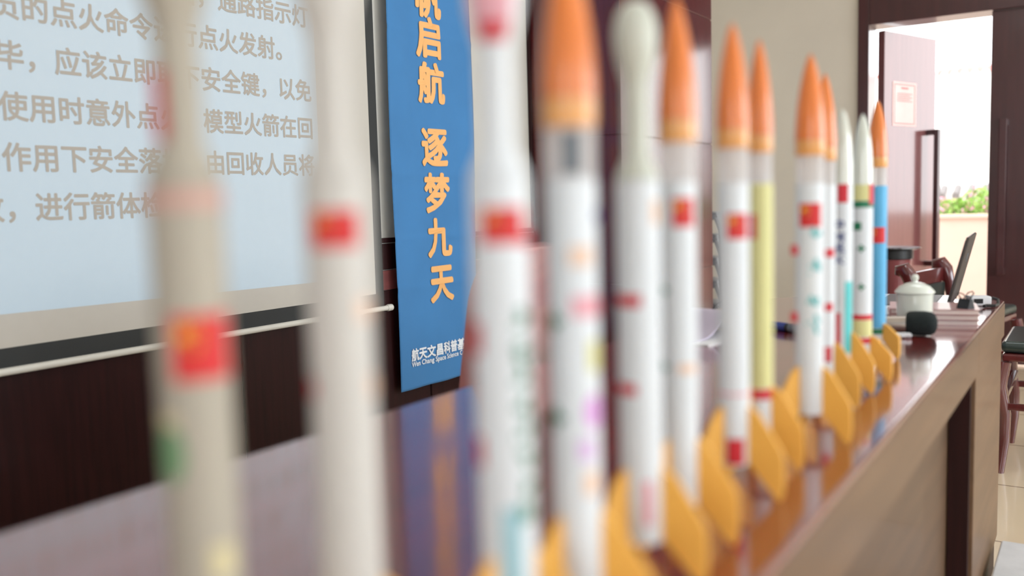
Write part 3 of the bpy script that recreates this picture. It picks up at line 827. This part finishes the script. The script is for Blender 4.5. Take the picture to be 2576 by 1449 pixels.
# ------------------------------------------------------------------ plants, stools, fan by the door wall
t = thing('tall_planter', 'tapered maroon planter with a dark rim standing left of the open door', 'planter', (-1.03, 5.75, 0))
MB().lathe([(.045, 0), (.05, .01), (.062, .35), (.10, .66), (.098, .663), (.09, .655), (0, .655)], 36).build('planter_body', M_pot, t)
MB().lathe([(.101, .664), (.108, .668), (.108, .715), (.10, .72), (.094, .70), (0, .695)], 36).build('dark_rim', M_black, t)
MB().lathe([(.108, .714), (.15, .728), (.15, .733), (.106, .722)], 36, cap=False).build('saucer_flange', M_chrome, t)
def plant(label, x, y, h, n, m):
    t = thing('potted_plant', label, 'plant', (x, y, 0))
    MB().lathe([(.07, 0), (.09, .16), (.095, .18), (.085, .18), (.08, .165), (0, .16)], 28).build('pot', M_pot, t)
    b = MB()
    for k in range(n):
        a = random.random()*6.28; sp = random.uniform(.08, .2); hh = h*random.uniform(.6, 1)
        prev = None
        w = random.uniform(.012, .022); steps = 6; L_ = []
        for i in range(steps+1):
            f = i/steps; p = Vector((sp*f*math.cos(a), sp*f*math.sin(a), .16 + (hh-.16)*(1.6*f - .75*f*f)/.85*1.0))
            ww = w*math.sin(PI*min(.98, f*.9+.1)); q = Vector((-math.sin(a), math.cos(a), 0))*ww
            L_.append((b.bm.verts.new(p-q), b.bm.verts.new(p+q)))
        for p, q in zip(L_, L_[1:]): b.bm.faces.new((p[0], p[1], q[1], q[0]))
    b.build('leaves', m, t)
plant('low dark-leaved potted plant in front of the maroon planter', -.80, 4.26, .58, 26, M_leafd)
plant('bright green potted plant beside the maroon planter', -.985, 5.42, .44, 34, M_leafg)

def stool():
    t = thing('plastic_stool', '', 'stool', (-1.95, 5.10, 0), 0, 'stacked grey plastic stools')
    MB().box(-.112, .112, -.112, .112, .43, .45, .01, 2).box(-.118, .118, -.118, .118, .405, .432, .006, 2).build('seat', M_greyplastic, t)
    for sx in (-1, 1):
        for sy in (-1, 1):
            MB().tube([(sx*.19, sy*.19, 0), (sx*.165, sy*.165, .25), (sx*.152, sy*.152, .35), (sx*.10, sy*.10, .418)], [.018, .018, .018, .014], 8).build('leg', M_greyplastic, t)
    return t
SL = ['lowest', 'second from the bottom', 'middle', 'second from the top', 'topmost']
st0 = stool()
for k in range(5):
    if k == 0: s_o = st0
    else:
        s_o = st0.copy(); COL.objects.link(s_o)
        for ch in list(st0.children):
            c = ch.copy(); COL.objects.link(c); c.parent = s_o
    s_o.location = (-1.95, 5.10, .131*k)
    s_o['label'] = SL[k] + ' grey plastic stool in the stack behind the red-clad pillar'
t = thing('floor_fan', 'small wire-guarded floor fan beside the red-clad pillar', 'fan', (-1.57, 4.52, 0), math.radians(12))
MB().lathe([(.12, 0), (.12, .015), (.03, .03), (.014, .04), (.014, .27), (0, .27)], 28).build('stand', M_black, t)
g = MB()
C_ = Vector((0, 0, .385))
for k in range(22):
    a = 2*PI*k/22; q = Vector((math.cos(a), 0, math.sin(a)))
    g.tube([C_+q*.025+Vector((0, -.06, 0)), C_+q*.09+Vector((0, -.055, 0)), C_+q*.14+Vector((0, -.02, 0)), C_+q*.15, C_+q*.14+Vector((0, .02, 0)), C_+q*.06+Vector((0, .05, 0))], .0022, 6)
for rad, yy in ((.15, 0), (.09, -.055)):
    g.tube([C_+Vector((rad*math.cos(2*PI*k/32), yy, rad*math.sin(2*PI*k/32))) for k in range(33)], .003, 6)
g.build('wire_guard', M_black, t)
MB().lathe([(.03, -.05), (.035, 0), (.035, .09), (0, .1)], 20, T(0, 0, .385) @ RX(-PI/2)).build('motor', M_black, t)
bl = MB()
for k in range(3):
    bl.box(.03, .12, -.002, .002, -.035, .035, 0, 2, T(0, -.02, .385) @ RY(2*PI*k/3) @ RX(.4))
bl.build('blades', M_greyplastic, t)

# ------------------------------------------------------------------ floor things at the right
o = MB().box(-.20, .35, 2.30, 2.66, 0, .125, .006).build('storage_box', M_box); tag(o, 'pale grey low box on the floor beside the table end', 'box')
o = MB().tube([(-.205, 2.95, .006), (-.12, 2.99, .006), (.0, 3.02, .006), (.2, 3.0, .006), (.5, 3.08, .006)], .006, 8).build('floor_cable', M_black); tag(o, 'black cable lying on the floor tiles behind the grey box', 'cable')
